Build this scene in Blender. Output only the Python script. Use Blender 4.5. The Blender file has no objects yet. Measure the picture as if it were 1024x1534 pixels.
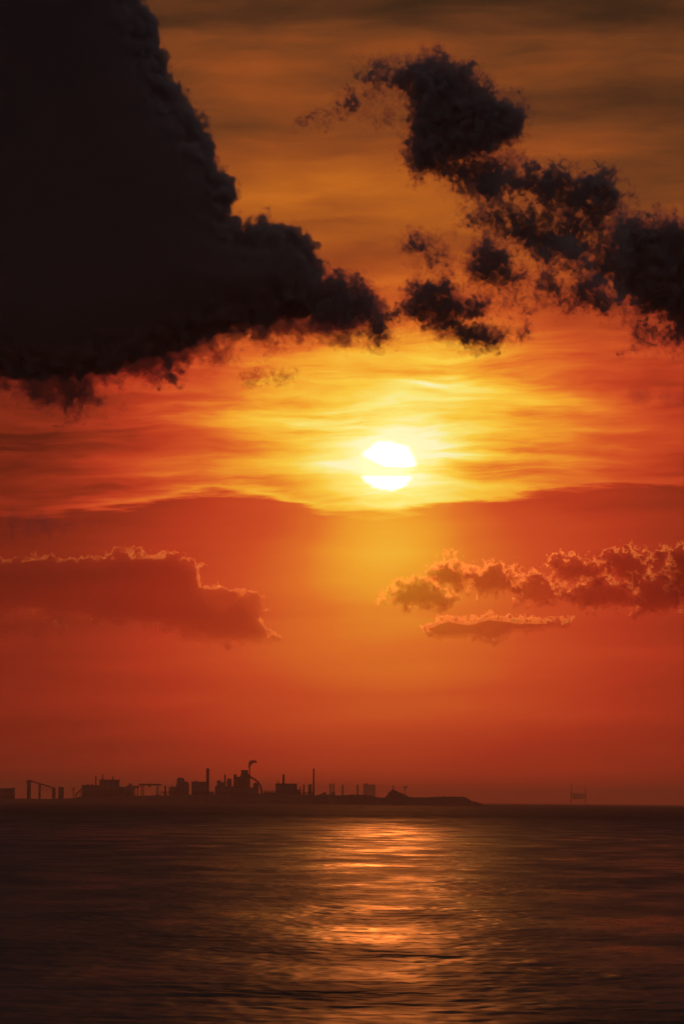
import bpy, math, random
import numpy as np
from mathutils import Matrix, Vector

# ------------------------------------------------------------------ camera, light, exposure
scene = bpy.context.scene
COL = scene.collection
W, H = 1024.0, 1534.0                      # the frame the measurements were taken in
HFOV = math.radians(6.7)
F = (W / 2) / math.tan(HFOV / 2)           # focal length in those pixels
EYE = 8.0                                  # metres above the sea
PITCH = math.atan((1200.5 - H / 2) / F)      # horizon below the middle of the frame
ROLL = math.radians(0.5)

cam_data = bpy.data.cameras.new('camera')
cam = bpy.data.objects.new('camera', cam_data)
COL.objects.link(cam)
cam_data.sensor_fit = 'HORIZONTAL'
cam_data.angle = HFOV
cam_data.clip_start = 0.5
cam_data.clip_end = 200000
CR = Matrix.Rotation(math.pi / 2 + PITCH, 3, 'X') @ Matrix.Rotation(ROLL, 3, 'Z')
cam.matrix_world = Matrix.Translation((0, 0, EYE)) @ CR.to_4x4()
scene.camera = cam
RIGHT = np.array(CR @ Vector((1, 0, 0)))
UP = np.array(CR @ Vector((0, 1, 0)))
FWD = np.array(CR @ Vector((0, 0, -1)))


def ray(px, py):
    """unit-depth direction of a point measured in the photograph"""
    return FWD + RIGHT * ((px - W / 2) / F) - UP * ((py - H / 2) / F)


def azel(px, py):
    d = ray(px, py)
    d = d / np.linalg.norm(d)
    return math.degrees(math.atan2(d[0], d[1])), math.degrees(math.asin(d[2]))


SUN_AZ, SUN_EL = azel(581, 698)

sc = scene
sc.view_settings.view_transform = 'Standard'
sc.view_settings.look = 'None'
sc.view_settings.exposure = 0
sc.view_settings.gamma = 1
sc.render.film_transparent = False
sc.cycles.use_denoising = True
sc.cycles.use_adaptive_sampling = True
sc.cycles.adaptive_threshold = 0.02
sc.cycles.max_bounces = 8
sc.cycles.diffuse_bounces = 1
sc.cycles.glossy_bounces = 2
sc.cycles.transmission_bounces = 2
sc.cycles.volume_bounces = 2
sc.cycles.transparent_max_bounces = 96
sc.cycles.sample_clamp_indirect = 2.0
sc.cycles.sample_clamp_direct = 6.0

sun_data = bpy.data.lights.new('sun', 'SUN')
sun = bpy.data.objects.new('sun', sun_data)
COL.objects.link(sun)
sun_data.energy = 0.024
sun_data.angle = math.radians(0.6)
sun_data.color = (1.0, 0.22, 0.035)
sdir = Vector((math.sin(math.radians(SUN_AZ)) * math.cos(math.radians(SUN_EL)),
               math.cos(math.radians(SUN_AZ)) * math.cos(math.radians(SUN_EL)),
               math.sin(math.radians(SUN_EL))))
sun.rotation_euler = sdir.to_track_quat('Z', 'Y').to_euler()
sun.location = (0, -50, 120)


def lin(r, g, b):
    def f(c):
        c /= 255.0
        return c / 12.92 if c <= 0.04045 else ((c + 0.055) / 1.055) ** 2.4
    return (f(r), f(g), f(b), 1.0)


# ------------------------------------------------------------------ the sky
world = bpy.data.worlds.new('World')
scene.world = world
world.use_nodes = True
wt = world.node_tree
wt.nodes.clear()


class E:
    """tiny expression wrapper round shader math nodes"""
    tree = None

    def __init__(self, s):
        self.s = s

    @staticmethod
    def op(o, *a, clamp=False):
        n = E.tree.nodes.new('ShaderNodeMath')
        n.operation = o
        n.use_clamp = clamp
        for i, v in enumerate(a):
            if isinstance(v, E):
                E.tree.links.new(v.s, n.inputs[i])
            else:
                n.inputs[i].default_value = float(v)
        return E(n.outputs[0])

    def __add__(s, o): return E.op('ADD', s, o)
    __radd__ = __add__
    def __sub__(s, o): return E.op('SUBTRACT', s, o)
    def __rsub__(s, o): return E.op('SUBTRACT', o, s)
    def __mul__(s, o): return E.op('MULTIPLY', s, o)
    __rmul__ = __mul__
    def __truediv__(s, o): return E.op('DIVIDE', s, o)
    def __pow__(s, o): return E.op('POWER', s, o)
    def __neg__(s): return E.op('MULTIPLY', s, -1)
    def exp(s): return E.op('EXPONENT', s)
    def abs(s): return E.op('ABSOLUTE', s)
    def max(s, o): return E.op('MAXIMUM', s, o)
    def min(s, o): return E.op('MINIMUM', s, o)


def sstep(e, a, b):
    n = E.tree.nodes.new('ShaderNodeMapRange')
    n.interpolation_type = 'SMOOTHSTEP'
    E.tree.links.new(e.s, n.inputs['Value'])
    n.inputs['From Min'].default_value = a
    n.inputs['From Max'].default_value = b
    return E(n.outputs['Result'])


def combine(x, y, z):
    n = E.tree.nodes.new('ShaderNodeCombineXYZ')
    for i, v in enumerate((x, y, z)):
        if isinstance(v, E):
            E.tree.links.new(v.s, n.inputs[i])
        else:
            n.inputs[i].default_value = v
    return n.outputs[0]


def noise(x, y, seed, detail=4, rough=0.5, distort=0.0, scale=1.0):
    n = E.tree.nodes.new('ShaderNodeTexNoise')
    n.noise_dimensions = '3D'
    n.inputs['Scale'].default_value = scale
    n.inputs['Detail'].default_value = detail
    n.inputs['Roughness'].default_value = rough
    n.inputs['Distortion'].default_value = distort
    E.tree.links.new(combine(x, y, seed), n.inputs['Vector'])
    return E(n.outputs[0]) - 0.5


def curve(e, pts, lo, hi):
    """float curve through (x, value) pairs; x in lo..hi, values in 0..1"""
    n = E.tree.nodes.new('ShaderNodeFloatCurve')
    c = n.mapping.curves[0]
    pts = [((x - lo) / (hi - lo), v) for x, v in pts]
    c.points[0].location = pts[0]
    c.points[1].location = pts[-1]
    for p in pts[1:-1]:
        c.points.new(*p)
    n.mapping.update()
    t = (e - lo) / (hi - lo)
    E.tree.links.new(t.s, n.inputs['Value'])
    return E(n.outputs[0])


def ramp(e, stops, interp='LINEAR'):
    n = E.tree.nodes.new('ShaderNodeValToRGB')
    n.color_ramp.interpolation = interp
    el = n.color_ramp.elements
    el[0].position, el[0].color = stops[0]
    el[1].position, el[1].color = stops[-1]
    for p, c in stops[1:-1]:
        x = el.new(p)
        x.color = c
    E.tree.links.new(e.s, n.inputs[0])
    return n.outputs[0]


def build_sky():
    E.tree = wt
    tc = wt.nodes.new('ShaderNodeTexCoord')
    sep = wt.nodes.new('ShaderNodeSeparateXYZ')
    wt.links.new(tc.outputs['Generated'], sep.inputs[0])
    dx, dy, dz = (E(sep.outputs[i]) for i in range(3))
    deg = 180 / math.pi
    az = E.op('ARCTAN2', dx, dy) * deg
    el = E.op('ARCSINE', dz) * deg
    # offsets from the sun, in units of the measuring grid (0.00655 degrees)
    k = math.degrees(1 / F)
    x = (az - SUN_AZ) / k
    y = (el - SUN_EL) / k
    # high sheet of stratus: its lower edge, streaks and gaps
    edge = curve(x, [(-900, .44), (-580, .46), (-500, .48), (-380, .60), (-225, .78), (-150, .70), (-40, .52),
                     (60, .60), (180, .78), (280, .92), (440, .95), (900, .80)], -900, 900) * 100 - 125
    edge = edge + noise(x / 170, y / 18, 3.1, 5, .6) * 58
    above = sstep(y - edge, -6, 9)
    # drifting streaks: slanted, pinched and uneven, thinner away from the bright part
    wx = noise(x / 210, y / 60, 21.0, 3, .55)
    wy = noise(x / 240, y / 70, 31.0, 3, .55)
    xx = x + wx * 70
    tilt = y - x * 0.03 + wy * 40
    fibre = noise(xx / 150, tilt / 13, 1.7, 5, .6, 0)
    band = noise(xx / 330, tilt / 34, 7.3, 4, .55, 0)
    clump = noise(xx / 170, tilt / 62, 14.3, 4, .55, 0)
    broad = noise(xx / 460, tilt / 95, 4.4, 5, .52, 0.1)
    gate = sstep(noise(xx / 300, tilt / 70, 9.1, 2, .5), -0.16, 0.14)
    high = sstep(y, 130, 330)
    # glow
    gx = x * x
    wide = ((gx * (-1 / 400.0 ** 2)) - (y * y) * (1 / 430.0 ** 2)).exp() * 0.24
    deck = (-(((x - 15).abs() / 290) ** 1.6) - ((y - 55).abs() / 155) ** 2).exp() * 0.44
    pillar = (gx * (-1 / 115.0 ** 2) - ((y + 105) * (y + 105)) * (1 / 95.0 ** 2)).exp() * 0.13
    skirt = (gx * (-1 / 250.0 ** 2) - ((y + 205) * (y + 205)) * (1 / 200.0 ** 2)).exp() * 0.13
    skirt = skirt + (gx * (-1 / 620.0 ** 2) - ((y + 330) * (y + 330)) * (1 / 150.0 ** 2)).exp() * 0.05
    near = (gx * (-1 / 105.0 ** 2) - (y * y) * (1 / 58.0 ** 2)).exp() * 0.26
    streak = (fibre * 0.65 * gate + band * 0.75 + clump * 0.45) * (1 - high * 0.72) + broad * (high * 1.5 + 0.2)
    amp = deck * 1.15 + 0.40
    side = sstep(x.abs(), 250, 900) * 0.04 + sstep(-x, 130, 560) * (above * 0.06 + 0.02)
    I = 0.228 + wide + (pillar + skirt) * (1 - above) + (deck + near) * above \
        + streak * amp * above - side - sstep(y, 330, 720) * 0.10
    fr = y - edge
    I = I + above * (-(fr / 16) * (fr / 16)).exp() * (sstep(-x, 60, 200) * (1 - sstep(-x, 420, 560)) * 0.18 + 0.03)
    lay = noise(x / 360, tilt / 40, 2.2, 4, .5)
    I = I + (1 - above) * lay * 0.10
    I = I - (1 - above) * sstep(x.abs(), 50, 200) * (fr / 55).exp() * 0.075
    low = ramp(I, [(0.0, lin(60, 16, 10)), (0.14, lin(104, 27, 16)), (0.24, lin(146, 42, 23)), (0.34, lin(188, 56, 30)),
                   (0.44, lin(211, 78, 36)), (0.55, lin(231, 115, 40)), (0.66, lin(248, 166, 46)),
                   (0.78, lin(255, 204, 66)), (0.9, lin(255, 234, 120)), (1.0, lin(255, 246, 190))])
    hi = ramp(I, [(0.0, lin(34, 22, 17)), (0.10, lin(76, 40, 23)), (0.20, lin(110, 56, 27)), (0.30, lin(142, 68, 27)),
                  (0.42, lin(176, 90, 28)), (0.55, lin(214, 118, 32)), (0.68, lin(246, 166, 46)),
                  (0.8, lin(255, 206, 66)), (1.0, lin(255, 240, 160))])
    mix = wt.nodes.new('ShaderNodeMix')
    mix.data_type = 'RGBA'
    wt.links.new(sstep(y, 120, 380).s, mix.inputs[0])
    wt.links.new(low, mix.inputs[6])
    wt.links.new(hi, mix.inputs[7])
    # away from the sunset the sky falls to a dim dusk
    far = (1 - sstep((x * x + y * y) ** 0.5, 900, 2900)) * 0.97 + 0.03
    sunset = wt.nodes.new('ShaderNodeMix')
    sunset.data_type = 'RGBA'
    sunset.inputs[6].default_value = (0.029, 0.026, 0.029, 1)
    wt.links.new(far.s, sunset.inputs[0])
    wt.links.new(mix.outputs[2], sunset.inputs[7])
    # the sun's disc behind the streaks
    r = (x * x + (y * 1.13) * (y * 1.13)) ** 0.5 + noise(x / 26, y / 12, 41.0, 2, .5) * 14
    bars = noise(x / 45, y / 18, 5.23, 2, .5) * 16
    ub = (-x - 4).max(0) * 0.42 + 1 + bars * 1.1
    slot = 1 - sstep(y, -18, -14) * (1 - sstep(y - ub, -3, 3)) * 0.985
    disc = (1 - sstep(r, 31, 45)) * slot * above
    discg = (-(r / 62) * (r / 62)).exp() * above * 0.30
    em = wt.nodes.new('ShaderNodeVectorMath')
    em.operation = 'SCALE'
    em.inputs[0].default_value = (3.2, 2.6, 1.9)
    wt.links.new(disc.s, em.inputs['Scale'])
    em2 = wt.nodes.new('ShaderNodeVectorMath')
    em2.operation = 'SCALE'
    em2.inputs[0].default_value = (.8, .55, .12)
    wt.links.new(discg.s, em2.inputs['Scale'])
    add0 = wt.nodes.new('ShaderNodeVectorMath')
    wt.links.new(em.outputs[0], add0.inputs[0])
    wt.links.new(em2.outputs[0], add0.inputs[1])
    add = wt.nodes.new('ShaderNodeVectorMath')
    wt.links.new(sunset.outputs[2], add.inputs[0])
    wt.links.new(add0.outputs[0], add.inputs[1])
    bg = wt.nodes.new('ShaderNodeBackground')
    wt.links.new(add.outputs[0], bg.inputs[0])
    bg.inputs[1].default_value = 1.0
    # clear air above everything: a faint physical sky
    nish = wt.nodes.new('ShaderNodeTexSky')
    nish.sky_type = 'NISHITA'
    nish.sun_disc = False
    nish.sun_elevation = math.radians(SUN_EL)
    nish.sun_rotation = math.radians(SUN_AZ)
    nish.dust_density = 6
    bg2 = wt.nodes.new('ShaderNodeBackground')
    wt.links.new(nish.outputs[0], bg2.inputs[0])
    bg2.inputs[1].default_value = 0.0006
    ad = wt.nodes.new('ShaderNodeAddShader')
    wt.links.new(bg.outputs[0], ad.inputs[0])
    wt.links.new(bg2.outputs[0], ad.inputs[1])
    out = wt.nodes.new('ShaderNodeOutputWorld')
    wt.links.new(ad.outputs[0], out.inputs[0])
    world.cycles.sampling_method = 'MANUAL'
    world.cycles.sample_map_resolution = 1024


build_sky()


# ------------------------------------------------------------------ helpers
def tag(o, label=None, cat=None, group=None, kind=None):
    if label: o['label'] = label
    if cat: o['category'] = cat
    if group: o['group'] = group
    if kind: o['kind'] = kind
    return o


def mesh_from(name, verts, faces):
    me = bpy.data.meshes.new(name)
    verts = np.asarray(verts, np.float32)
    faces = np.asarray(faces, np.int32)
    n = faces.shape[1]
    me.vertices.add(len(verts))
    me.vertices.foreach_set('co', verts.ravel())
    me.loops.add(faces.size)
    me.loops.foreach_set('vertex_index', faces.ravel())
    me.polygons.add(len(faces))
    me.polygons.foreach_set('loop_start', np.arange(0, faces.size, n, dtype=np.int32))
    me.polygons.foreach_set('loop_total', np.full(len(faces), n, np.int32))
    me.update(calc_edges=True)
    return me


def link(name, me, mat=None, parent=None):
    o = bpy.data.objects.new(name, me)
    COL.objects.link(o)
    if mat is not None and me is not None:
        me.materials.clear()
        me.materials.append(mat)
    if parent is not None:
        o.parent = parent
    return o


def thing(name, loc, label, cat, group=None, rz=0.0):
    o = link(name, None)
    o.location = loc
    o.rotation_euler = (0, 0, rz)
    return tag(o, label, cat, group)


# ------------------------------------------------------------------ materials
def surface(name, color, rough, var=0.35, scale=0.05, metal=0.0, bump=0.2):
    m = bpy.data.materials.new(name)
    m.use_nodes = True
    t = m.node_tree
    b = t.nodes['Principled BSDF']
    tc = t.nodes.new('ShaderNodeTexCoord')
    nz = t.nodes.new('ShaderNodeTexNoise')
    nz.inputs['Scale'].default_value = scale
    nz.inputs['Detail'].default_value = 6
    t.links.new(tc.outputs['Object'], nz.inputs['Vector'])
    cr = t.nodes.new('ShaderNodeValToRGB')
    cr.color_ramp.elements[0].position = 0.3
    cr.color_ramp.elements[1].position = 0.7
    cr.color_ramp.elements[0].color = tuple(c * (1 - var) for c in color) + (1,)
    cr.color_ramp.elements[1].color = tuple(min(1, c * (1 + var)) for c in color) + (1,)
    t.links.new(nz.outputs[0], cr.inputs[0])
    t.links.new(cr.outputs[0], b.inputs['Base Color'])
    b.inputs['Roughness'].default_value = rough
    b.inputs['Metallic'].default_value = metal
    bp = t.nodes.new('ShaderNodeBump')
    bp.inputs['Strength'].default_value = bump
    t.links.new(nz.outputs[0], bp.inputs['Height'])
    t.links.new(bp.outputs[0], b.inputs['Normal'])
    return m


CONCRETE = surface('weathered concrete', (0.22, 0.20, 0.18), 0.9)
STEEL = surface('rusty steel', (0.14, 0.08, 0.055), 0.75, .4, .2)
SHEET = surface('corrugated sheet', (0.20, 0.19, 0.18), 0.7, .3, .1)
ROOF = surface('dark roof sheet', (0.09, 0.085, 0.08), 0.8)
ROCK = surface('rock and scrub', (0.09, 0.085, 0.06), 0.95, .5, .02)
GLASS = surface('dusty window glass', (0.03, 0.035, 0.04), 0.2, .2, .2)


def volume(name, sigma, albedo, g, absorb=(0, 0, 0)):
    m = bpy.data.materials.new(name)
    m.use_nodes = True
    t = m.node_tree
    t.nodes.clear()
    out = t.nodes.new('ShaderNodeOutputMaterial')
    v = t.nodes.new('ShaderNodeVolumePrincipled')
    v.inputs['Color'].default_value = (*albedo, 1)
    v.inputs['Density'].default_value = sigma
    v.inputs['Absorption Color'].default_value = (*absorb, 1)
    v.inputs['Anisotropy'].default_value = g
    t.links.new(v.outputs[0], out.inputs['Volume'])
    return m


# ------------------------------------------------------------------ the sea
def sea_material():
    m = bpy.data.materials.new('sea water')
    m.use_nodes = True
    t = m.node_tree
    E.tree = t
    b = t.nodes['Principled BSDF']
    b.inputs['Base Color'].default_value = (0.012, 0.016, 0.018, 1)
    b.inputs['IOR'].default_value = 1.333
    geo = t.nodes.new('ShaderNodeNewGeometry')
    sp = t.nodes.new('ShaderNodeSeparateXYZ')
    t.links.new(geo.outputs['Position'], sp.inputs[0])
    px, py = E(sp.outputs[0]), E(sp.outputs[1])
    # wind patches: ruffled and slick water
    patch = noise(px / 12, py / 50, 0.3, 5, .62) + noise(px / 150, py / 700, 3.3, 3, .5) * 0.35
    ruffle = sstep(patch, -0.2, 0.2)
    rng_m = (px * px + py * py) ** 0.5
    far = sstep(rng_m, 900, 3600)
    surf = 1 - sstep(rng_m, 185, 300)           # choppier water off the beach
    rough = ruffle * 0.22 + 0.25 + far * 0.26 + surf * 0.12
    t.links.new(rough.s, b.inputs['Roughness'])
    h = noise(px / 24, py / 70, 1.0, 5, .64) * 2.2 + noise(px / 4, py / 9, 4.0, 2.5, .6) * 0.36
    bp = t.nodes.new('ShaderNodeBump')
    bp.inputs['Distance'].default_value = 1.0
    t.links.new((ruffle * 0.5 + 0.5).s, bp.inputs['Strength'])
    t.links.new(h.s, bp.inputs['Height'])
    t.links.new(bp.outputs[0], b.inputs['Normal'])
    return m


def build_sea():
    rng = np.random.default_rng(7)
    # rings dense where the swell can be resolved; sectors dense in the bay looked at
    th = np.concatenate([np.linspace(-180, -12, 22)[:-1], np.linspace(-12, -5, 30)[:-1], np.linspace(-5, 5, 760),
                         np.linspace(5, 12, 30)[1:], np.linspace(12, 180, 22)[1:-1]])
    th = np.radians(th)
    r = np.concatenate([[0.05, 2, 10, 25, 45, 65], 1 / np.linspace(1 / 85.0, 1 / 1600.0, 720),
                        np.geomspace(1700, 52000, 60)])
    dr = np.gradient(r)
    T, R = np.meshgrid(th, r)
    X, Y = R * np.sin(T), R * np.cos(T)
    Z = np.zeros_like(X)
    wind = math.radians(-100)              # waves run roughly towards the beach, a little sideways
    fade = np.interp(r, [20, 70, 900, 1500], [0, 1, 1, 0])[:, None]
    for i in range(70):
        lam = 1.5 * (9 / 1.5) ** rng.random()
        a = wind + rng.normal(0, 0.55)
        amp = 0.0008 * lam ** 0.9
        kx, ky = math.cos(a) * 2 * math.pi / lam, math.sin(a) * 2 * math.pi / lam
        ok = np.clip((lam / dr[:, None] - 2.5) / 2.0, 0, 1)
        Z += amp * ok * fade * np.sin(kx * X + ky * Y + rng.random() * 6.283)
    nr, nt = X.shape
    v = np.stack([X, Y, Z], -1).reshape(-1, 3)
    i = np.arange(nr - 1)[:, None] * nt
    j = np.arange(nt)[None, :]
    j2 = (j + 1) % nt
    q = np.stack([i + j, i + j2, i + nt + j2, i + nt + j], -1).reshape(-1, 4)[:, ::-1]
    me = mesh_from('sea', v, q)
    o = link('sea', me, sea_material())
    me.polygons.foreach_set('use_smooth', np.ones(len(me.polygons), bool))
    tag(o, kind='structure')


build_sea()


# ------------------------------------------------------------------ clouds
def fractal(shape, voxel, L0, hurst, rng, aniso=(1, 1, 1), cut=0.0):
    kx = np.fft.fftfreq(shape[0], voxel) * aniso[0]
    ky = np.fft.fftfreq(shape[1], voxel) * aniso[1]
    kz = np.fft.rfftfreq(shape[2], voxel) * aniso[2]
    kk = np.sqrt(kx[:, None, None] ** 2 + ky[None, :, None] ** 2 + kz[None, None, :] ** 2).astype(np.float32)
    amp = (kk ** 2 + (1 / L0) ** 2) ** (-(hurst + 1.5) / 2)
    amp *= np.exp(-(kk * max(cut, 0.7 * voxel)) ** 2)
    w = rng.standard_normal(shape, dtype=np.float32)
    f = np.fft.irfftn(np.fft.rfftn(w) * amp, s=shape, axes=(0, 1, 2)).astype(np.float32)
    f -= f.mean()
    return f / f.std()


def poly_sd(px, py, poly):
    """signed distance to a polygon, positive inside"""
    p = np.asarray(poly, np.float32)
    d = np.full(px.shape, 1e9, np.float32)
    inside = np.zeros(px.shape, bool)
    for a, b in zip(p, np.roll(p, -1, 0)):
        e = b - a
        wx, wy = px - a[0], py - a[1]
        t = np.clip((wx * e[0] + wy * e[1]) / max(1e-6, e @ e), 0, 1)
        d = np.minimum(d, (wx - e[0] * t) ** 2 + (wy - e[1] * t) ** 2)
        c1 = (a[1] <= py) & (b[1] > py)
        c2 = (a[1] > py) & (b[1] <= py)
        s = e[0] * wy - e[1] * wx
        inside ^= (c1 & (s > 0)) | (c2 & (s < 0))
    d = np.sqrt(d)
    return np.where(inside, d, -d)


def surface_nets(f):
    """closed quad mesh of f > 0 (naive surface nets); f is padded with negatives"""
    f = np.pad(f, 1, constant_values=-5.0)
    s = f > 0
    nx, ny, nz = (n - 1 for n in f.shape)
    cnt = np.zeros((nx, ny, nz), np.float32)
    acc = np.zeros((nx, ny, nz, 3), np.float32)
    offs = [(i, j, k) for i in (0, 1) for j in (0, 1) for k in (0, 1)]

    def sl(o):
        return tuple(slice(o[d], o[d] + (nx, ny, nz)[d]) for d in range(3))
    tot = np.zeros((nx, ny, nz), np.int8)
    for o in offs:
        tot += s[sl(o)]
    act = (tot > 0) & (tot < 8)
    idx = np.argwhere(act)
    vid = np.full((nx, ny, nz), -1, np.int32)
    vid[act] = np.arange(len(idx))
    P = np.zeros((len(idx), 3), np.float32)
    C = np.zeros(len(idx), np.float32)
    for a in offs:
        for d in range(3):
            if a[d] == 0:
                b = list(a); b[d] = 1
                fa = f[idx[:, 0] + a[0], idx[:, 1] + a[1], idx[:, 2] + a[2]]
                fb = f[idx[:, 0] + b[0], idx[:, 1] + b[1], idx[:, 2] + b[2]]
                x = (fa > 0) != (fb > 0)
                t = np.where(x, fa / np.where(x, fa - fb, 1), 0)
                pt = np.tile(np.array(a, np.float32), (len(idx), 1))
                pt[:, d] += t
                P += pt * x[:, None]
                C += x
    V = idx + P / C[:, None] - 1
    quads = []
    for d in range(3):
        u, w = (d + 1) % 3, (d + 2) % 3
        lo = [slice(1, n) for n in (nx, ny, nz)]
        hi = list(lo)
        lo[d] = slice(0, (nx, ny, nz)[d])
        hi[d] = slice(1, (nx, ny, nz)[d] + 1)
        A, B = s[tuple(lo)], s[tuple(hi)]
        for flip, m in ((False, A & ~B), (True, ~A & B)):
            g = np.argwhere(m)
            if not len(g):
                continue
            g = g + np.array([0 if q == d else 1 for q in range(3)])
            eu = np.eye(3, dtype=int)[u]
            ew = np.eye(3, dtype=int)[w]
            c = [g - eu - ew, g - ew, g, g - eu]
            q = np.stack([vid[k[:, 0], k[:, 1], k[:, 2]] for k in c], -1)
            quads.append(q[:, ::-1] if flip else q)
    Q = np.vstack(quads)
    return V, Q[(Q >= 0).all(1)]


def build_cloud(name, D, parts, shells, label, group=None, cat='cloud', voxel=2.5, L0=60, hurst=.6, amp=10., seed=1,
                squash=1.0, cut=0.0, flat=1.0, warp=0.0, calm=None, rimw=6.5):
    """parts: list of (polygon in measured units, bulge radius, erosion); shells: (part name, level, material)"""
    rng = np.random.default_rng(seed)
    allp = np.vstack([np.asarray(p[0], float) for p in parts])
    pad = amp * 1.6 + 8
    x0, y0 = allp.min(0) - pad
    x1, y1 = allp.max(0) + pad
    maxR = max(p[1] for p in parts)
    wmax = (maxR + pad) * squash
    nx, ny, nw = (int(math.ceil(v / voxel)) for v in (x1 - x0, y1 - y0, 2 * wmax))
    gx = (x0 + np.arange(nx) * voxel).astype(np.float32)
    gy = (y0 + np.arange(ny) * voxel).astype(np.float32)
    gw = ((np.arange(nw) - (nw - 1) / 2) * voxel).astype(np.float32)
    PX, PY = np.meshgrid(gx, gy, indexing='ij')
    base = None
    for poly, R, ero in parts:
        sd = poly_sd(PX, PY, poly)
        q = np.minimum(sd, R)[:, :, None]
        f = R - np.sqrt((R - q) ** 2 + (gw[None, None, :] / squash) ** 2) - ero
        base = f if base is None else np.maximum(base, f)
    n = fractal(base.shape, voxel, L0, hurst, rng, (1, flat, 1), cut)
    if calm:
        n *= np.clip(1 - (np.max([poly_sd(PX, PY, p[0]) for p in parts], axis=0) - calm[0]) / calm[1], .12, 1)[:, :, None]
    f = base + amp * n
    if warp:
        ii = np.indices(f.shape, dtype=np.float32)
        for d in range(3):
            ii[d] += fractal(f.shape, voxel, L0 * .8, .9, rng) * (warp / voxel)
            np.clip(ii[d], 0, f.shape[d] - 1.001, out=ii[d])
        i0 = ii.astype(np.int32)
        t = ii - i0
        g = np.zeros_like(f)
        for a in (0, 1):
            for b in (0, 1):
                for e in (0, 1):
                    g += (f[i0[0] + a, i0[1] + b, i0[2] + e] * (t[0] if a else 1 - t[0]) * (t[1] if b else 1 - t[1]) * (t[2] if e else 1 - t[2]))
        f = g
    c = ray((x0 + x1) / 2, (y0 + y1) / 2) * D + np.array([0, 0, EYE])
    s = D / F
    root = thing(name, tuple(c), label, cat, group)
    top = f.max(axis=2)                       # rim shell kept to the crests: their sunlit edge is put into the shape
    kb = max(1, int(round(7 / voxel)))
    sm = np.cumsum(np.pad(top, ((0, 0), (kb, kb)), 'edge'), axis=1)
    lift = (np.gradient((sm[:, 2 * kb:] - sm[:, :-2 * kb]) / (2 * kb), axis=1) / voxel + 0.15)[:, :, None] * 6
    lift = np.minimum(lift, (rimw - top)[:, :, None])
    for pname, level, mat in shells:
        g = f - level if not isinstance(level, tuple) else np.minimum(np.minimum(f - level[0], level[1] - f), lift)
        if not (g > 0).any():
            continue
        V, Q = surface_nets(g)
        dx = (V[:, 0] * voxel + x0 - (x0 + x1) / 2) * s
        dy = -(V[:, 1] * voxel + y0 - (y0 + y1) / 2) * s
        dw = (V[:, 2] - (nw - 1) / 2) * voxel * s
        v = dx[:, None] * RIGHT + dy[:, None] * UP + dw[:, None] * FWD
        o = link(pname, mesh_from(pname, v, Q), mat, root)
        if isinstance(level, tuple):
            o['kind'] = 'stuff'                # broken glowing edge, no countable pieces
    return root


DK = 21000.0                                # distance of the dark cumulus
SK = DK / F
DA = (.97, .93, .92)
DT, DB = (.62, .92, .92), (.9, 0, 0)         # thin cloud lets red through
dark_veil = volume('thin edge of dark cloud', 0.008 / SK, DT, 0.2, DB)
dark_skin = volume('outer dark cloud', 0.018 / SK, DT, 0.2, DB)
dark_skin2 = volume('inner fringe', 0.022 / SK, DT, 0.2, DB)
dark_body = volume('dark cloud body', 0.035 / SK, DA, 0.0)
dark_core = volume('dark cloud core', 0.12 / SK, DA, 0.0)
SH = [('veil', -11, dark_veil), ('skin', -4, dark_skin), ('body', 3, dark_body), ('core', 10, dark_core)]
SHB = [('veil', -4, dark_veil), ('body', 0, dark_body), ('core', 4, dark_core)]

bank = [(-260, -230), (120, -230), (205, -60), (212, 0), (236, 28), (238, 66), (256, 108), (262, 136), (293, 162),
        (316, 218), (338, 258), (354, 292), (346, 322), (366, 342), (388, 324), (436, 338), (468, 372), (490, 412),
        (486, 468), (430, 478), (400, 487), (350, 493), (300, 508), (262, 523), (200, 542), (152, 557), (110, 566),
        (70, 566), (40, 562), (0, 560), (-120, 570), (-260, 550)]
build_cloud('cloud', DK, [(bank, 120, 0), ([(236, 520), (262, 516), (268, 580), (246, 582)], 14, 3)], SHB,
            'huge dark cumulus bank towering on the left down towards the sun', voxel=2.6, L0=40, hurst=.8, cut=7, amp=6.5, seed=3,
            squash=.7, calm=(18, 50))

build_cloud('cloud', DK * .995, [([(462, 420), (492, 408), (520, 404), (543, 414), (566, 438), (572, 468), (590, 462), (592, 478), (584, 512), (560, 512),
                                   (545, 490), (500, 492), (462, 484)], 30, 1)], SH,
            'ragged dark clump at the tip of the bank nearest the sun', voxel=1.7, L0=30, hurst=.75, cut=4, amp=8.5, seed=19, squash=.8, warp=6)

# diffuse underside of the bank
build_cloud('cloud', DK * 1.03, [([(-200, 500), (0, 500), (150, 500), (300, 470), (430, 440), (560, 440), (588, 500), (540, 512), (430, 506), (340, 528),
                                   (262, 556), (170, 584), (140, 614), (75, 610), (30, 588), (-200, 596)], 44, 2),
                                 ([(60, 560), (150, 556), (156, 608), (115, 618), (60, 604)], 26, 0)],
            [('veil', -8, dark_veil), ('skin', 0, dark_skin), ('body', 7, dark_body)], 'smoky ragged fringe hanging under the dark cumulus bank',
            voxel=2.2, L0=48, hurst=.75, cut=4.5, amp=9, seed=15, squash=.7, warp=9)

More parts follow.
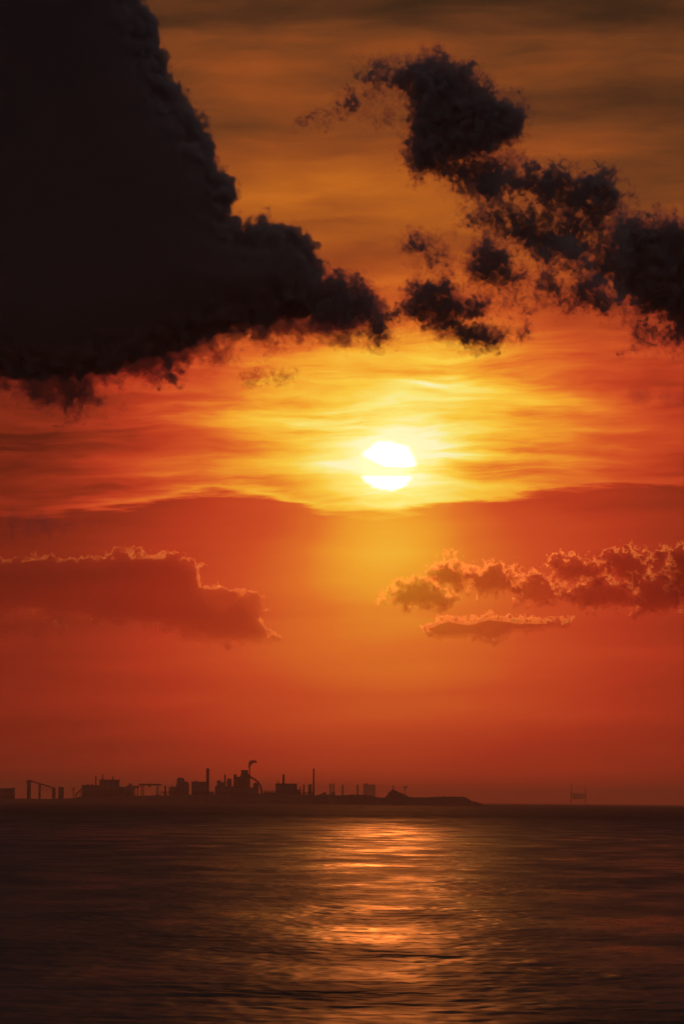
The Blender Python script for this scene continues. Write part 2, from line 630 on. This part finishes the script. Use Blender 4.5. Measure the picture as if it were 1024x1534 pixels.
puff = [(612, 92), (640, 78), (655, 74), (668, 90), (690, 92), (715, 108), (742, 130), (775, 148), (793, 172), (788, 200),
        (760, 222), (735, 238), (705, 250), (668, 250), (640, 262), (622, 268), (602, 240), (618, 205), (606, 165), (600, 130)]
build_cloud('cloud', DK * .97, [(puff, 50, 4), ([(542, 96), (575, 94), (615, 108), (615, 144), (575, 130), (545, 122)], 18, -2),
                                ([(505, 140), (560, 128), (605, 160), (570, 195), (520, 172)], 14, 8),
                                ([(442, 180), (492, 162), (486, 184), (448, 194)], 8, 1),
                                ([(640, 235), (720, 225), (775, 235), (765, 285), (720, 305), (660, 275)], 26, 5)], SH,
            'dark ragged cloud standing alone in the upper sky with a wisp trailing left', voxel=1.7, L0=34, hurst=.75, cut=4.5, amp=9, seed=8, squash=.7, warp=7, calm=(14, 30))

mass = [(925, 300), (965, 318), (1000, 326), (1060, 320), (1200, 300), (1200, 520), (1060, 500), (1000, 492), (960, 478), (930, 440),
        (905, 410), (915, 370)]
build_cloud('cloud', DK * 1.02, [(mass, 60, 4),
                                 ([(930, 470), (1200, 470), (1200, 545), (1000, 535), (945, 515)], 28, 13),
                                 ([(932, 515), (965, 515), (968, 528), (935, 530)], 8, 2)], SH,
            'dark cloud mass at the right end of the broken cloud chain', voxel=2.0, L0=44, hurst=.8, cut=5, amp=10, seed=21, squash=.6, warp=8, calm=(14, 30))
build_cloud('cloud', DK * 1.01, [([(690, 256), (760, 246), (800, 250), (850, 254), (895, 262), (930, 285), (945, 330), (900, 350), (885, 318),
                                   (840, 324), (790, 306), (720, 306)], 26, 3),
                                 ([(868, 264), (900, 258), (928, 285), (925, 345), (888, 345), (872, 300)], 22, 0),
                                 ([(690, 270), (800, 300), (940, 330), (940, 430), (880, 420), (800, 390), (700, 350)], 30, 10)], SH,
            'smoky brown cloud arching between the lone cloud and the right mass', voxel=1.9, L0=40, hurst=.9, cut=6, amp=10, seed=33, squash=.7, warp=9)
build_cloud('cloud', DK * .98, [([(835, 362), (862, 358), (880, 390), (896, 422), (935, 455), (915, 475), (862, 452), (812, 450), (802, 430),
                                  (818, 402), (845, 422), (856, 412), (842, 388)], 18, -1),
                                ([(795, 368), (838, 362), (838, 400), (800, 396)], 14, 6)], SH,
            'hook shaped dark cloud scrap beside the right mass', voxel=1.7, L0=28, hurst=.75, cut=4.2, amp=8, seed=41, squash=.8, warp=5)
build_cloud('cloud', DK * .99, [([(702, 366), (730, 356), (755, 368), (764, 390), (792, 402), (796, 428), (760, 436), (722, 430), (694, 407)], 28, 4)], SH,
            'small dark cloud clump in the gap above the sun', voxel=1.7, L0=30, hurst=.75, cut=4.2, amp=9, seed=57, squash=.8, warp=6)
build_cloud('cloud', DK * 1.0, [([(600, 346), (625, 346), (655, 350), (680, 375), (674, 408), (655, 412), (636, 390), (606, 376)], 16, 3)], SH,
            'thin curling cloud scrap above the round cloud', voxel=1.7, L0=26, hurst=.75, cut=4.2, amp=8, seed=60, squash=.8, warp=5)
build_cloud('cloud', DK * 1.0, [([(588, 468), (602, 428), (625, 412), (657, 410), (682, 426), (694, 442), (730, 448), (724, 474), (696, 480),
                                  (750, 492), (742, 520), (715, 526), (678, 512), (650, 490), (618, 484)], 28, 1),
                                ([(735, 482), (792, 482), (800, 510), (750, 512)], 14, 7),
                                ([(740, 430), (800, 440), (800, 480), (750, 470)], 16, 13)], SH,
            'rounded dark cloud trailing ragged scraps right above the sun', voxel=1.7, L0=30, hurst=.75, cut=4.2, amp=8.5, seed=71, squash=.8, warp=6)
SHT = [('veil', -5, dark_skin), ('body', 1, dark_skin2)]
for k, (p, lab) in enumerate((([(358, 560), (394, 552), (400, 568), (366, 576)], 'tiny smoky scrap just below the dark bank'),
                              ([(406, 560), (438, 558), (442, 572), (412, 570)], 'fainter tiny scrap drifting beside the smoky one'),
                              ([(318, 528), (345, 522), (352, 540), (326, 548)], 'little shred torn off the lower edge of the bank'))):
    build_cloud('cloud', DK, [(p, 9, 1)], SHT, lab, voxel=1.3, L0=18, hurst=.45, amp=5, seed=77 + k, warp=4)

build_cloud('cloud', DK * 1.2, [([(-120, 770), (20, 768), (80, 776), (150, 782), (95, 796), (0, 804), (-120, 806)], 14, 3)],
            [('veil', -4, dark_veil), ('skin', 2, dark_veil)], 'thin dark cloud strip low on the left under the bright wedge', voxel=2.0, L0=40,
            hurst=.7, cut=4, amp=5, seed=88, flat=2.5, squash=.8)
build_cloud('cloud', DK * 1.2, [([(915, 596), (960, 586), (1040, 580), (1160, 582), (1160, 612), (1030, 608), (960, 602)], 12, 3)],
            [('veil', -4, dark_veil), ('skin', 2, dark_veil)], 'thin brown cloud strip at the right just above the sun height', voxel=2.0, L0=40,
            hurst=.7, cut=4, amp=5, seed=89, flat=2.5, squash=.8)

# far sunlit clouds low over the sea, seen through more air
DL = 34000.0
SL = DL / F
BT, BB = (.45, .50, .45), (.85, .08, 0)      # bodies let the red of the sky through
lit_rim = volume('glowing cloud rim', 0.06 / SL, (1.0, .97, .92), 0.962)
lit_body = volume('lit cloud body', 0.010 / SL, BT, 0.6, BB)
lit_core = volume('lit cloud core', 0.009 / SL, BT, 0.6, BB)
SHL = [('rim', (-1.6, .8), lit_rim), ('body', -.2, lit_body), ('core', 6, lit_core)]
puff_rim = volume('glowing puff rim', 0.13 / SL, (1.0, .98, .94), 0.966)
puff_body = volume('lit puff body', 0.018 / SL, BT, 0.6, BB)
puff_core = volume('lit puff core', 0.020 / SL, BT, 0.6, BB)
SHP = [('rim', (-2.2, 1.2), puff_rim), ('body', -.2, puff_body), ('core', 5, puff_core)]
lowleft = [(-120, 850), (0, 836), (60, 832), (105, 836), (150, 838), (172, 829), (262, 829), (278, 838), (300, 850), (305, 875), (330, 900),
           (345, 890), (372, 888), (388, 915), (414, 958), (385, 966), (330, 966), (260, 948), (200, 935), (120, 928), (40, 918), (-120, 925)]
build_cloud('cloud', DL, [(lowleft, 34, 1), ([(250, 884), (300, 876), (345, 888), (385, 890), (395, 930), (330, 960), (270, 930)], 22, -2)], SHL,
            'long low dusky cloud with a glowing rim over the factory skyline', voxel=1.4, L0=36, hurst=.9, cut=5, amp=5.5, seed=101, squash=.8, calm=(3, 9))
build_cloud('cloud', DL * 1.05, [([(-80, 925), (60, 920), (120, 945), (100, 968), (0, 968), (-80, 962)], 16, 6),
                                 ([(100, 925), (260, 930), (300, 960), (200, 955)], 14, 8)],
            [('veil', (-5, -2.5), lit_rim), ('body', 3, lit_core)],
            'pale pink veil of cloud under the long dusky cloud', voxel=1.8, L0=26, hurst=.5, amp=6, seed=104, squash=.8, warp=6, flat=1.6)
GR = 'gold rimmed puffs beside the pillar of light'
for k, (p, R, lab) in enumerate((
        ([(570, 902), (600, 880), (640, 872), (684, 900), (662, 912), (600, 910)], 16, 'flat based puff with a gold rim nearest the pillar of light'),
        ([(640, 860), (668, 838), (704, 860), (694, 884), (655, 878)], 16, 'round gold rimmed puff above the flat based one'),
        ([(696, 862), (735, 850), (770, 856), (775, 884), (720, 892)], 14, 'soft gold puff between the round puff and the right cluster'),
        ([(768, 866), (800, 862), (846, 882), (830, 906), (780, 902)], 12, 'faint gold scrap leading into the right cluster'))):
    build_cloud('cloud', DL * (.97 + .01 * k), [(p, R, -1)], SHP, lab, GR, voxel=1.3, L0=24, hurst=.7, cut=2.4, amp=6, seed=113 + k, calm=(3, 9), rimw=9)
GR = 'orange rimmed clouds of the right cluster'
for k, (p, R, lab) in enumerate((
        ([(824, 842), (870, 838), (908, 848), (895, 872), (845, 872)], 16, 'wedge shaped cloud starting the right cluster'),
        ([(906, 836), (940, 824), (968, 838), (978, 868), (928, 874)], 18, 'tall rounded cloud in the middle of the right cluster'),
        ([(964, 832), (998, 828), (1004, 864), (972, 864)], 13, 'small cloud squeezed between its taller neighbours'),
        ([(1000, 826), (1060, 808), (1130, 850), (1060, 925), (1006, 895)], 26, 'largest cloud closing the right cluster'),
        ([(840, 892), (900, 868), (944, 878), (954, 906), (880, 914)], 18, 'broad dusky cloud under the wedge shaped one'),
        ([(946, 866), (1014, 860), (1014, 914), (956, 920)], 20, 'dim cloud low in the right cluster'))):
    build_cloud('cloud', DL * (1.0 + .012 * k), [(p, R, -1)], SHP, lab, GR, voxel=1.3, L0=24, hurst=.7, cut=2.4, amp=6, seed=127 + k, calm=(3, 9), rimw=7)
build_cloud('cloud', DL * 1.0, [([(630, 937), (670, 924), (700, 930), (730, 922), (780, 927), (855, 930), (850, 940), (770, 950), (740, 964),
                                  (700, 956), (660, 960), (636, 950)], 13, 1)], SHP,
            'thin flat cloud strip below the gold rimmed puffs', voxel=1.4, L0=22, hurst=.7, cut=2, amp=4, seed=131, calm=(1, 6))


# ------------------------------------------------------------------ the far shore
DS = 14000.0


def horizon(px):
    return 1200.5 + (px - 512) * math.tan(ROLL)


PROFILE = [(-220, 1194), (-60, 1194.5), (22, 1196.8), (60, 1197.3), (105, 1196.5), (125, 1193.5), (200, 1192.5), (245, 1191.5), (320, 1190.5),
           (395, 1189.5), (440, 1190), (470, 1191), (484, 1189.6), (490, 1191), (498, 1189.3), (503, 1191.5), (515, 1191.8), (530, 1190.4),
           (545, 1191.2), (556, 1193), (570, 1195.4), (612, 1195.2), (640, 1194.6), (665, 1193.8), (690, 1193.6), (697, 1195), (704, 1199.5),
           (716, 1203), (724, 1206)]


def ground(px, D=DS):
    py = np.interp(px, [p[0] for p in PROFILE], [p[1] for p in PROFILE])
    return (horizon(px) - py) * D / F + EYE


def xat(px, D):
    d = ray(px, 1196)
    return d[0] / d[1] * D


def build_shore():
    rng = np.random.default_rng(5)
    pxs = np.linspace(-220, 724, 500)
    z = np.array([ground(p) for p in pxs])
    z = z + np.convolve(rng.normal(0, .9, len(z)), [.3, .4, .3], 'same')
    sec = [(-420, -3.0), (-330, .25), (-220, .7), (-120, .93), (-40, 1.0), (300, .97), (900, .8), (1500, .5), (1800, -3.0)]
    v, q = [], []
    n = len(sec)
    for p, h in zip(pxs, z):
        for dy, k in sec:
            zz = h * k if k > 0 else k
            v.append((xat(p, DS), DS + dy + (rng.normal(0, 12) if abs(dy) > 50 else 0), zz))
    for i in range(len(pxs) - 1):
        for j in range(n - 1):
            q.append((i * n + j, (i + 1) * n + j, (i + 1) * n + j + 1, i * n + j + 1))
    o = link('shore', mesh_from('shore', v, q), ROCK)
    tag(o, kind='structure')


build_shore()


# ------------------------------------------------------------------ the works along the shore
def box_mesh(x0, x1, y0, y1, z0, z1, tx=0.0):
    v = [(x0, y0, z0), (x1, y0, z0), (x1, y1, z0), (x0, y1, z0),
         (x0 + tx, y0 + tx, z1), (x1 - tx, y0 + tx, z1), (x1 - tx, y1 - tx, z1), (x0 + tx, y1 - tx, z1)]
    f = [(3, 2, 1, 0), (4, 5, 6, 7), (0, 1, 5, 4), (1, 2, 6, 5), (2, 3, 7, 6), (3, 0, 4, 7)]
    return v, f


def lathe_mesh(prof, n=16):
    """prof: (radius, z) from bottom to top"""
    v = [(r * math.cos(6.28318 * k / n), r * math.sin(6.28318 * k / n), z) for r, z in prof for k in range(n)]
    f = []
    for i in range(len(prof) - 1):
        for k in range(n):
            f.append((i * n + k, i * n + (k + 1) % n, (i + 1) * n + (k + 1) % n, (i + 1) * n + k))
    return v, f


def tube_mesh(path, r, n=8):
    v, f = [], []
    path = [Vector(p) for p in path]
    for i, p in enumerate(path):
        t = (path[min(i + 1, len(path) - 1)] - path[max(i - 1, 0)]).normalized()
        a = t.cross(Vector((0, 1, 0)))
        a = a.normalized() if a.length > .01 else Vector((1, 0, 0))
        b = t.cross(a)
        for k in range(n):
            v.append(tuple(p + (a * math.cos(6.28318 * k / n) + b * math.sin(6.28318 * k / n)) * r))
    for i in range(len(path) - 1):
        for k in range(n):
            f.append((i * n + k, i * n + (k + 1) % n, (i + 1) * n + (k + 1) % n, (i + 1) * n + k))
    return v, f


class Works:
    """a thing on the shore; sizes are given on the measuring grid and turned into metres"""

    def __init__(self, name, px, label, cat, group=None, back=0.0, D=None, base=None):
        self.D = (D or DS) + back
        self.px = px
        self.s = self.D / F
        self.z0 = (ground(px, DS) * .97 - .3) if base is None else base
        self.root = thing(name, (xat(px, self.D), self.D, self.z0), label, cat, group)

    def X(self, px): return (px - self.px) * self.s
    def Z(self, px, py): return max(0.0, (horizon(px) - py) * self.s + EYE - self.z0)

    def add(self, part, vf, mat, parent=None):
        me = mesh_from(part, *vf) if len({len(f) for f in vf[1]}) == 1 else None
        return link(part, me, mat, parent or self.root)

    def box(self, part, a, b, top, bottom=None, depth=24.0, mat=None, y=0.0, tx=0.0, parent=None):
        c = (a + b) / 2
        z0 = -2.0 if bottom is None else self.Z(c, bottom)
        return self.add(part, box_mesh(self.X(a), self.X(b), y - depth / 2, y + depth / 2, z0, self.Z(c, top), tx), mat or SHEET, parent)

    def stack(self, part, px, r, top, bottom=None, mat=None, y=0.0, taper=.8, rim=True, parent=None):
        z0 = -2.0 if bottom is None else self.Z(px, bottom)
        z1 = self.Z(px, top)
        R = r * self.s
        prof = [(R, z0), (R * taper, z1 - 1.5), (R * taper * 1.12, z1 - 1.4), (R * taper * 1.12, z1), (R * taper * .8, z1), (R * taper * .8, z1 - 3)]
        v, f = lathe_mesh(prof)
        v = [(p[0] + self.X(px), p[1] + y, p[2]) for p in v]
        return self.add(part, (v, f), mat or CONCRETE, parent)

    def silo(self, part, px, r, top, bottom=None, dome=.5, mat=None, y=0.0, parent=None):
        z0 = -2.0 if bottom is None else self.Z(px, bottom)
        z1 = self.Z(px, top)
        R = r * self.s
        zs = z1 - R * dome
        prof = [(R, z0), (R, zs)] + [(R * math.cos(t), zs + R * dome * math.sin(t)) for t in (.3, .6, .9, 1.2, 1.5)]
        v, f = lathe_mesh(prof, 20)
        v = [(p[0] + self.X(px), p[1] + y, p[2]) for p in v]
        return self.add(part, (v, f), mat or SHEET, parent)

    def pipe(self, part, pts, r, mat=None, y=0.0, parent=None):
        return self.add(part, tube_mesh([(self.X(a), y, self.Z(a, b)) for a, b in pts], r * self.s), mat or STEEL, parent)


def roofed(w, a, b, top, ridge, depth=40.0, mat=None):
    """hall with low pitched roof"""
    w.box('wall', a, b, top, depth=depth, mat=mat or SHEET)
    z, z2 = w.Z((a + b) / 2, top), w.Z((a + b) / 2, ridge)
    x0, x1, m = w.X(a - .4), w.X(b + .4), w.X((a + b) / 2)
    d = depth / 2 + 1
    v = [(x0, -d, z + .02), (x1, -d, z + .02), (x1, d, z + .02), (x0, d, z + .02), (x0 + 2, -1, z2), (x1 - 2, -1, z2), (x1 - 2, 1, z2), (x0 + 2, 1, z2)]
    w.add('roof', (v, box_mesh(0, 1, 0, 1, 0, 1)[1]), ROOF)


G1 = 'steelworks along the far shore'
w = Works('warehouse', 0, 'long flat dark warehouse at the end of the shore', 'warehouse', G1)
roofed(w, -60, 19, 1182, 1181, 60)
w.box('stair_tower', 17.5, 22.5, 1180.5, depth=16, mat=CONCRETE, y=-14)
w.box('vent', -6, -2, 1179.6, 1182.2, depth=6, mat=STEEL)

w = Works('conveyor_tower', 43, 'square tower with a conveyor sloping down to lower piers', 'conveyor', G1)
w.box('tower', 40.2, 46, 1169.5, depth=10, mat=CONCRETE)
w.box('head_house', 39.8, 46.6, 1168.6, 1172, depth=12, mat=SHEET)
w.pipe('conveyor_gallery', [(46, 1170.5), (58, 1174), (70, 1177.5), (81, 1181)], 1.0)
w.box('pier', 57.6, 60.8, 1174.4, depth=8, mat=STEEL)
w.box('pier', 78, 83, 1180.6, depth=8, mat=STEEL)
for a, b in ((60, 66), (66, 72), (72, 78)):
    w.pipe('brace', [(a, 1176 + (a - 60) * .3), (b, 1186)], .3)

w = Works('transfer_house', 91, 'blocky transfer house at the foot of the sloping conveyor', 'building', G1)
w.box('wall', 87.5, 95.3, 1180, depth=20, mat=SHEET)
w.box('roof', 87.1, 95.7, 1179.3, 1180, depth=22, mat=ROOF)

w = Works('lattice_mast', 110, 'thin lattice mast left of the mill building', 'mast', G1, back=500)
for a in (108.9, 111.1):
    w.pipe('leg', [(a, 1196), (110 + (a - 110) * .4, 1180)], .3)
for k in range(4):
    w.pipe('brace', [(109.1 + k * .15, 1194 - k * 4), (110.9 - k * .15, 1190 - k * 4)], .2)
w.box('cross_arm', 106.5, 112.5, 1181.5, 1183, depth=2, mat=STEEL)

w = Works('inclined_conveyor', 118, 'inclined conveyor climbing into the mill from its left', 'conveyor', G1)
w.pipe('gallery', [(111, 1193), (118, 1186), (126, 1178.5)], .9)
w.box('trestle', 114.5, 115.6, 1189, depth=5, mat=STEEL)
w.box('trestle', 119.5, 120.6, 1184, depth=5, mat=STEEL)

w = Works('mill_building', 150, 'big stepped mill building with a raised hall and roof masts', 'factory', G1)
w.box('low_hall', 123, 149.5, 1177.5, depth=60, mat=SHEET)
w.box('roof', 122.5, 149.4, 1176.5, 1177.5, depth=62, mat=ROOF)
w.box('high_hall', 149.5, 178, 1169.6, depth=60, mat=SHEET)
w.box('roof', 149, 178.8, 1168.3, 1169.6, depth=64, mat=ROOF)
w.box('side_bay', 178, 190, 1179, depth=50, mat=SHEET)
w.box('side_bay', 190, 200, 1177, depth=50, mat=SHEET)
w.box('monitor', 193, 196.5, 1174, 1177, depth=20, mat=SHEET)
w.stack('flue', 143.2, 1.1, 1163, mat=STEEL)
w.stack('flue', 153.6, .9, 1160, 1168.3, mat=STEEL)
w.stack('flue', 168.6, 1.0, 1163.5, 1168.3, mat=STEEL)
w.box('vent', 130, 133, 1175.2, 1176.5, depth=8, mat=STEEL)
w.box('vent', 137, 139, 1174.6, 1176.5, depth=8, mat=STEEL)

w = Works('crane_head', 204, 'jib end of a loading crane beside the mill', 'crane', G1, back=300)
w.box('machinery_house', 200.6, 207.3, 1177.6, 1181, depth=10, mat=STEEL)
w.box('leg', 201.4, 202.6, 1181, depth=6, mat=STEEL)
w.box('leg', 205.4, 206.6, 1181, depth=6, mat=STEEL)
w.pipe('jib', [(207, 1179), (212, 1176)], .4)

w = Works('gantry_crane', 225, 'wide faint gantry crane frame between mill and silo', 'crane', G1, back=1500)
for a in (212, 214.6, 234.6, 237):
    w.box('leg', a - .7, a + .7, 1177, depth=4, mat=STEEL)
w.box('girder', 208, 241, 1174.5, 1177, depth=8, mat=STEEL)
w.box('trolley', 222, 226, 1177, 1179, depth=6, mat=STEEL)

w = Works('chimney', 247, 'short stubby chimney left of the domed silo', 'chimney', G1)
w.stack('shaft', 247.3, 1.7, 1177)
w = Works('boiler_house', 259, 'low boiler house with a little flue before the silo', 'building', G1)
w.box('wall', 253, 265, 1180, depth=26)
w.box('roof', 252.6, 265.3, 1179.4, 1180, depth=28, mat=ROOF)
w.stack('flue', 257, .9, 1176.5, 1179.4, mat=STEEL)
w.stack('flue', 261.5, 1.2, 1177.8, 1179.4, mat=STEEL)

w = Works('domed_silo', 273, 'bulky domed silo with a stepped shoulder', 'silo', G1)
w.silo('drum', 270, 5.6, 1165)
w.silo('shoulder', 277, 5.2, 1171, y=4)
w.box('bin', 264, 268, 1174, depth=14, mat=SHEET, y=-8)
w.box('skirt_building', 270, 283, 1177, depth=22, mat=SHEET, y=-10)

w = Works('furnace_hall', 300, 'square furnace hall with a broad tall chimney at its right end', 'factory', G1)
w.box('wall', 287, 308, 1172.6, depth=40)
w.box('roof', 286.6, 308.2, 1171.4, 1172.6, depth=42, mat=ROOF)
w.stack('chimney', 310.7, 2.5, 1151.4, taper=.86, y=-6)
w.box('penthouse', 291, 294.5, 1169.6, 1171.4, depth=10)
w.box('lean_to', 308, 320, 1186, depth=30)

w = Works('stove_house', 334, 'cluster of hot blast stoves with slim flues', 'factory', G1)
w.silo('stove', 327.5, 3.0, 1169)
w.silo('stove', 333.0, 3.0, 1172)
w.silo('stove', 343.0, 3.4, 1166.5)
w.stack('flue', 336.6, 1.4, 1160.6, mat=STEEL)
w.box('base_hall', 322, 350, 1178, depth=36, y=6)
w.pipe('main', [(327, 1174), (335, 1173.2), (344, 1172)], .7)

w = Works('blast_furnace', 366, 'tall blast furnace with top house and arched downcomer pipe', 'blast furnace', G1)
w.box('cast_house', 349, 386, 1180, depth=44, mat=SHEET)
w.box('bin_tower', 349.6, 354.4, 1160.6, depth=10, mat=STEEL, y=-4)
w.box('skip_tower', 354, 360, 1164, depth=14, mat=STEEL)
v, f = lathe_mesh([(7.5 * w.s, w.Z(366, 1182)), (8.2 * w.s, w.Z(366, 1174)), (6.4 * w.s, w.Z(366, 1163)), (5.0 * w.s, w.Z(366, 1158)), (.1, w.Z(366, 1157.9))], 20)
w.add('shaft', (v, f), STEEL)
w.box('top_house', 361.4, 370.4, 1156, 1160, depth=12, mat=SHEET)
w.box('top_roof', 360, 371.6, 1154.2, 1156, depth=15, mat=ROOF)
w.stack('bleeder_stack', 373.4, .95, 1150, mat=STEEL, y=-3)
w.pipe('downcomer', [(370, 1160), (375, 1164.5), (381, 1168), (386, 1172), (389.6, 1177), (391.2, 1183), (391.4, 1192)], 1.35)
w.silo('dust_catcher', 383, 4.0, 1173)
w.box('platform', 357, 376, 1165.6, 1166.4, depth=18, mat=STEEL)

w = Works('shed', 404, 'very low shed between blast furnace and square powerhouse', 'shed', G1)
roofed(w, 394, 413, 1188.6, 1187.6, 26)

w = Works('powerhouse', 428, 'square powerhouse with one thick flue on its roof', 'building', G1)
w.box('wall', 412.6, 444.4, 1175.4, depth=40)
w.box('roof', 412, 445, 1174.2, 1175.4, depth=42, mat=ROOF)
w.stack('flue', 424.2, 1.9, 1160.4, 1174.2, mat=STEEL)
w.stack('flue', 416.6, .8, 1169.4, 1174.2, mat=STEEL)
w.box('annex', 444.4, 449, 1183, depth=24)

w = Works('twin_posts', 453, 'two slim process columns left of the thin chimney', 'column', G1, back=200)
w.stack('column', 449.5, .8, 1179, mat=STEEL)
w.stack('column', 454.8, 1.2, 1175.6, mat=STEEL)
w.pipe('bridge_pipe', [(449.5, 1185), (454.8, 1185)], .5)

w = Works('service_tower', 464, 'narrow service tower against the thin chimney', 'tower', G1)
w.box('shaft', 461.4, 466.6, 1176, depth=10, mat=CONCRETE)
w.box('roof', 461.0, 467.0, 1175.3, 1176, depth=11, mat=ROOF)
w = Works('chimney', 469, 'tallest thin pencil chimney at the right end of the works', 'chimney', G1, back=40)
w.stack('shaft', 469.4, 1.5, 1151.6, taper=.72)

w = Works('hut', 486, 'tiny hut on the low shore right of the works', 'hut')
roofed(w, 483.5, 488.5, 1188.6, 1187.4, 10)
w = Works('fuel_tank', 499, 'small round tank on the low shore', 'tank')
w.silo('shell', 499, 2.2, 1186.2, dome=.3)

# farther works, almost lost in the haze
G2 = 'far chimneys fading into the haze'
for px, r, top, lab in ((494.5, 1.8, 1174.5, 'faint far chimney standing close beside its twin'), (499.2, 2.0, 1173.6, 'faint far chimney with a slightly taller top'),
                        (512.8, 2.0, 1175.6, 'faint far chimney standing apart from the pair'), (535.2, 1.9, 1176, 'faint far chimney beside the hazy tower block')):
    w = Works('far_chimney', px, lab, 'chimney', G2, D=33000, base=0.0)
    w.stack('shaft', px, r, top, taper=.85)
w = Works('tower_block', 552.5, 'broad hazy tower block behind the low shore', 'building', D=33000, base=0.0)
w.box('wall', 543.5, 562, 1176.6, depth=50, mat=CONCRETE)
w.box('roof', 543, 562.5, 1175.6, 1176.6, depth=52, mat=ROOF)
w.box('lift_house', 546, 550, 1173.6, 1175.6, depth=12, mat=CONCRETE)
w = Works('water_tower', 606.5, 'faint mushroom shaped water tower behind the pointed hill', 'water tower', D=33000, base=0.0)
w.box('stem', 605.9, 607.4, 1180.5, depth=6, mat=CONCRETE)
w.silo('tank', 606.7, 3.8, 1177.6, 1181, dome=.35, mat=CONCRETE)
w = Works('sea_platform', 865.5, 'faint twin legged platform alone on the open sea', 'platform', D=48000, base=0.0)
for a in (855.2, 876.4):
    w.box('leg', a - 1.1, a + 1.1, 1184, depth=14, mat=STEEL)
    w.box('mast', a - .5, a + .5, 1173.5, 1184, depth=4, mat=STEEL)
w.box('deck', 856.3, 875.3, 1189, 1192, depth=30, mat=STEEL)
w.box('module', 857.5, 874, 1192.01, 1197.5, depth=24, mat=STEEL)

G3 = 'pipe racks in the works'
for a, b, top, lab in ((240, 263, 1186, 'low pipe rack left of the domed silo'), (394, 413, 1184.5, 'spindly pipe rack over the very low shed'),
                       (446, 468, 1187, 'pipe rack under the process columns')):
    w = Works('pipe_rack', (a + b) / 2, lab, 'pipe rack', G3, back=-20)
    n = int((b - a) / 4)
    for k in range(n + 1):
        q = a + (b - a) * k / n
        w.box('post', q - .25, q + .25, top, depth=.8, mat=STEEL)
    for k in range(3):
        w.pipe('pipe', [(a, top + .4 + k * 1.1), (b, top + .4 + k * 1.1)], .3, y=-1 + k)

# hill with its beacon
w = Works('hill', 592, None, None, base=0.0)
hv, hf = [], []
rng = np.random.default_rng(12)
cols = [(570, 1196), (577, 1194.6), (581, 1189), (585, 1184.5), (588.5, 1182.5), (592, 1184.5), (597, 1187), (603, 1189.3), (608, 1191.5), (614, 1195), (622, 1196.5)]
cx = np.linspace(570, 622, 53)
cy = np.interp(cx, [c[0] for c in cols], [c[1] for c in cols]) + rng.normal(0, .25, 53)
cz = [w.Z(a, b) for a, b in zip(cx, cy)]
secs = [(-110, 0), (-80, .35), (-45, .75), (0, 1), (45, .75), (80, .35), (110, 0)]
for a, z in zip(cx, cz):
    for dy, k in secs:
        hv.append((w.X(a), dy + rng.normal(0, 3), z * k + rng.normal(0, .4) * k))
for i in range(52):
    for j in range(6):
        hf.append((i * 7 + j, (i + 1) * 7 + j, (i + 1) * 7 + j + 1, i * 7 + j + 1))
bpy.data.objects.remove(w.root)
o = link('hill', mesh_from('hill', hv, hf), ROCK)
o.location = (xat(592, DS), DS, 0)
tag(o, kind='structure')
w = Works('beacon_tower', 588.5, 'slender beacon tower on top of the pointed hill', 'tower', base=ground(592) * 0 + (horizon(588.5) - 1183.4) * DS / F + EYE)
w.stack('shaft', 588.5, 1.0, 1178.5, taper=.75)
w.silo('lantern', 588.5, .7, 1176.6, 1178.5, dome=.8, mat=GLASS)
w.box('gallery', 587.5, 589.5, 1178.3, 1178.7, depth=3.4, mat=STEEL)

# smoke drifting from the bleeder stack
SS = DS / F
smoke_m = volume('dark smoke', 0.5 / SS, (.5, .45, .42), 0.3)
smoke_v = volume('thin smoke', 0.10 / SS, (.5, .45, .42), 0.3)
build_cloud('smoke_plume', DS, [([(372.6, 1151), (374.2, 1151), (375.5, 1146), (379, 1143.4), (384, 1143), (383.5, 1139.6), (377, 1139), (373.6, 1141), (372.2, 1146)], 2.2, 0)],
            [('veil', -.9, smoke_v), ('body', 0, smoke_m)], 'small dark smoke plume curling right from the blast furnace stack', cat='smoke',
            voxel=.3, L0=3, hurst=.6, amp=.5, seed=5)

# ------------------------------------------------------------------ the air over the sea
v, f = box_mesh(-56000, 56000, -56000, 56000, -2.5, 135)
hz = link('haze', mesh_from('haze', v, f), volume('sea haze', 3.4e-5, (.95, .70, .64), 0.8))
tag(hz, kind='stuff')
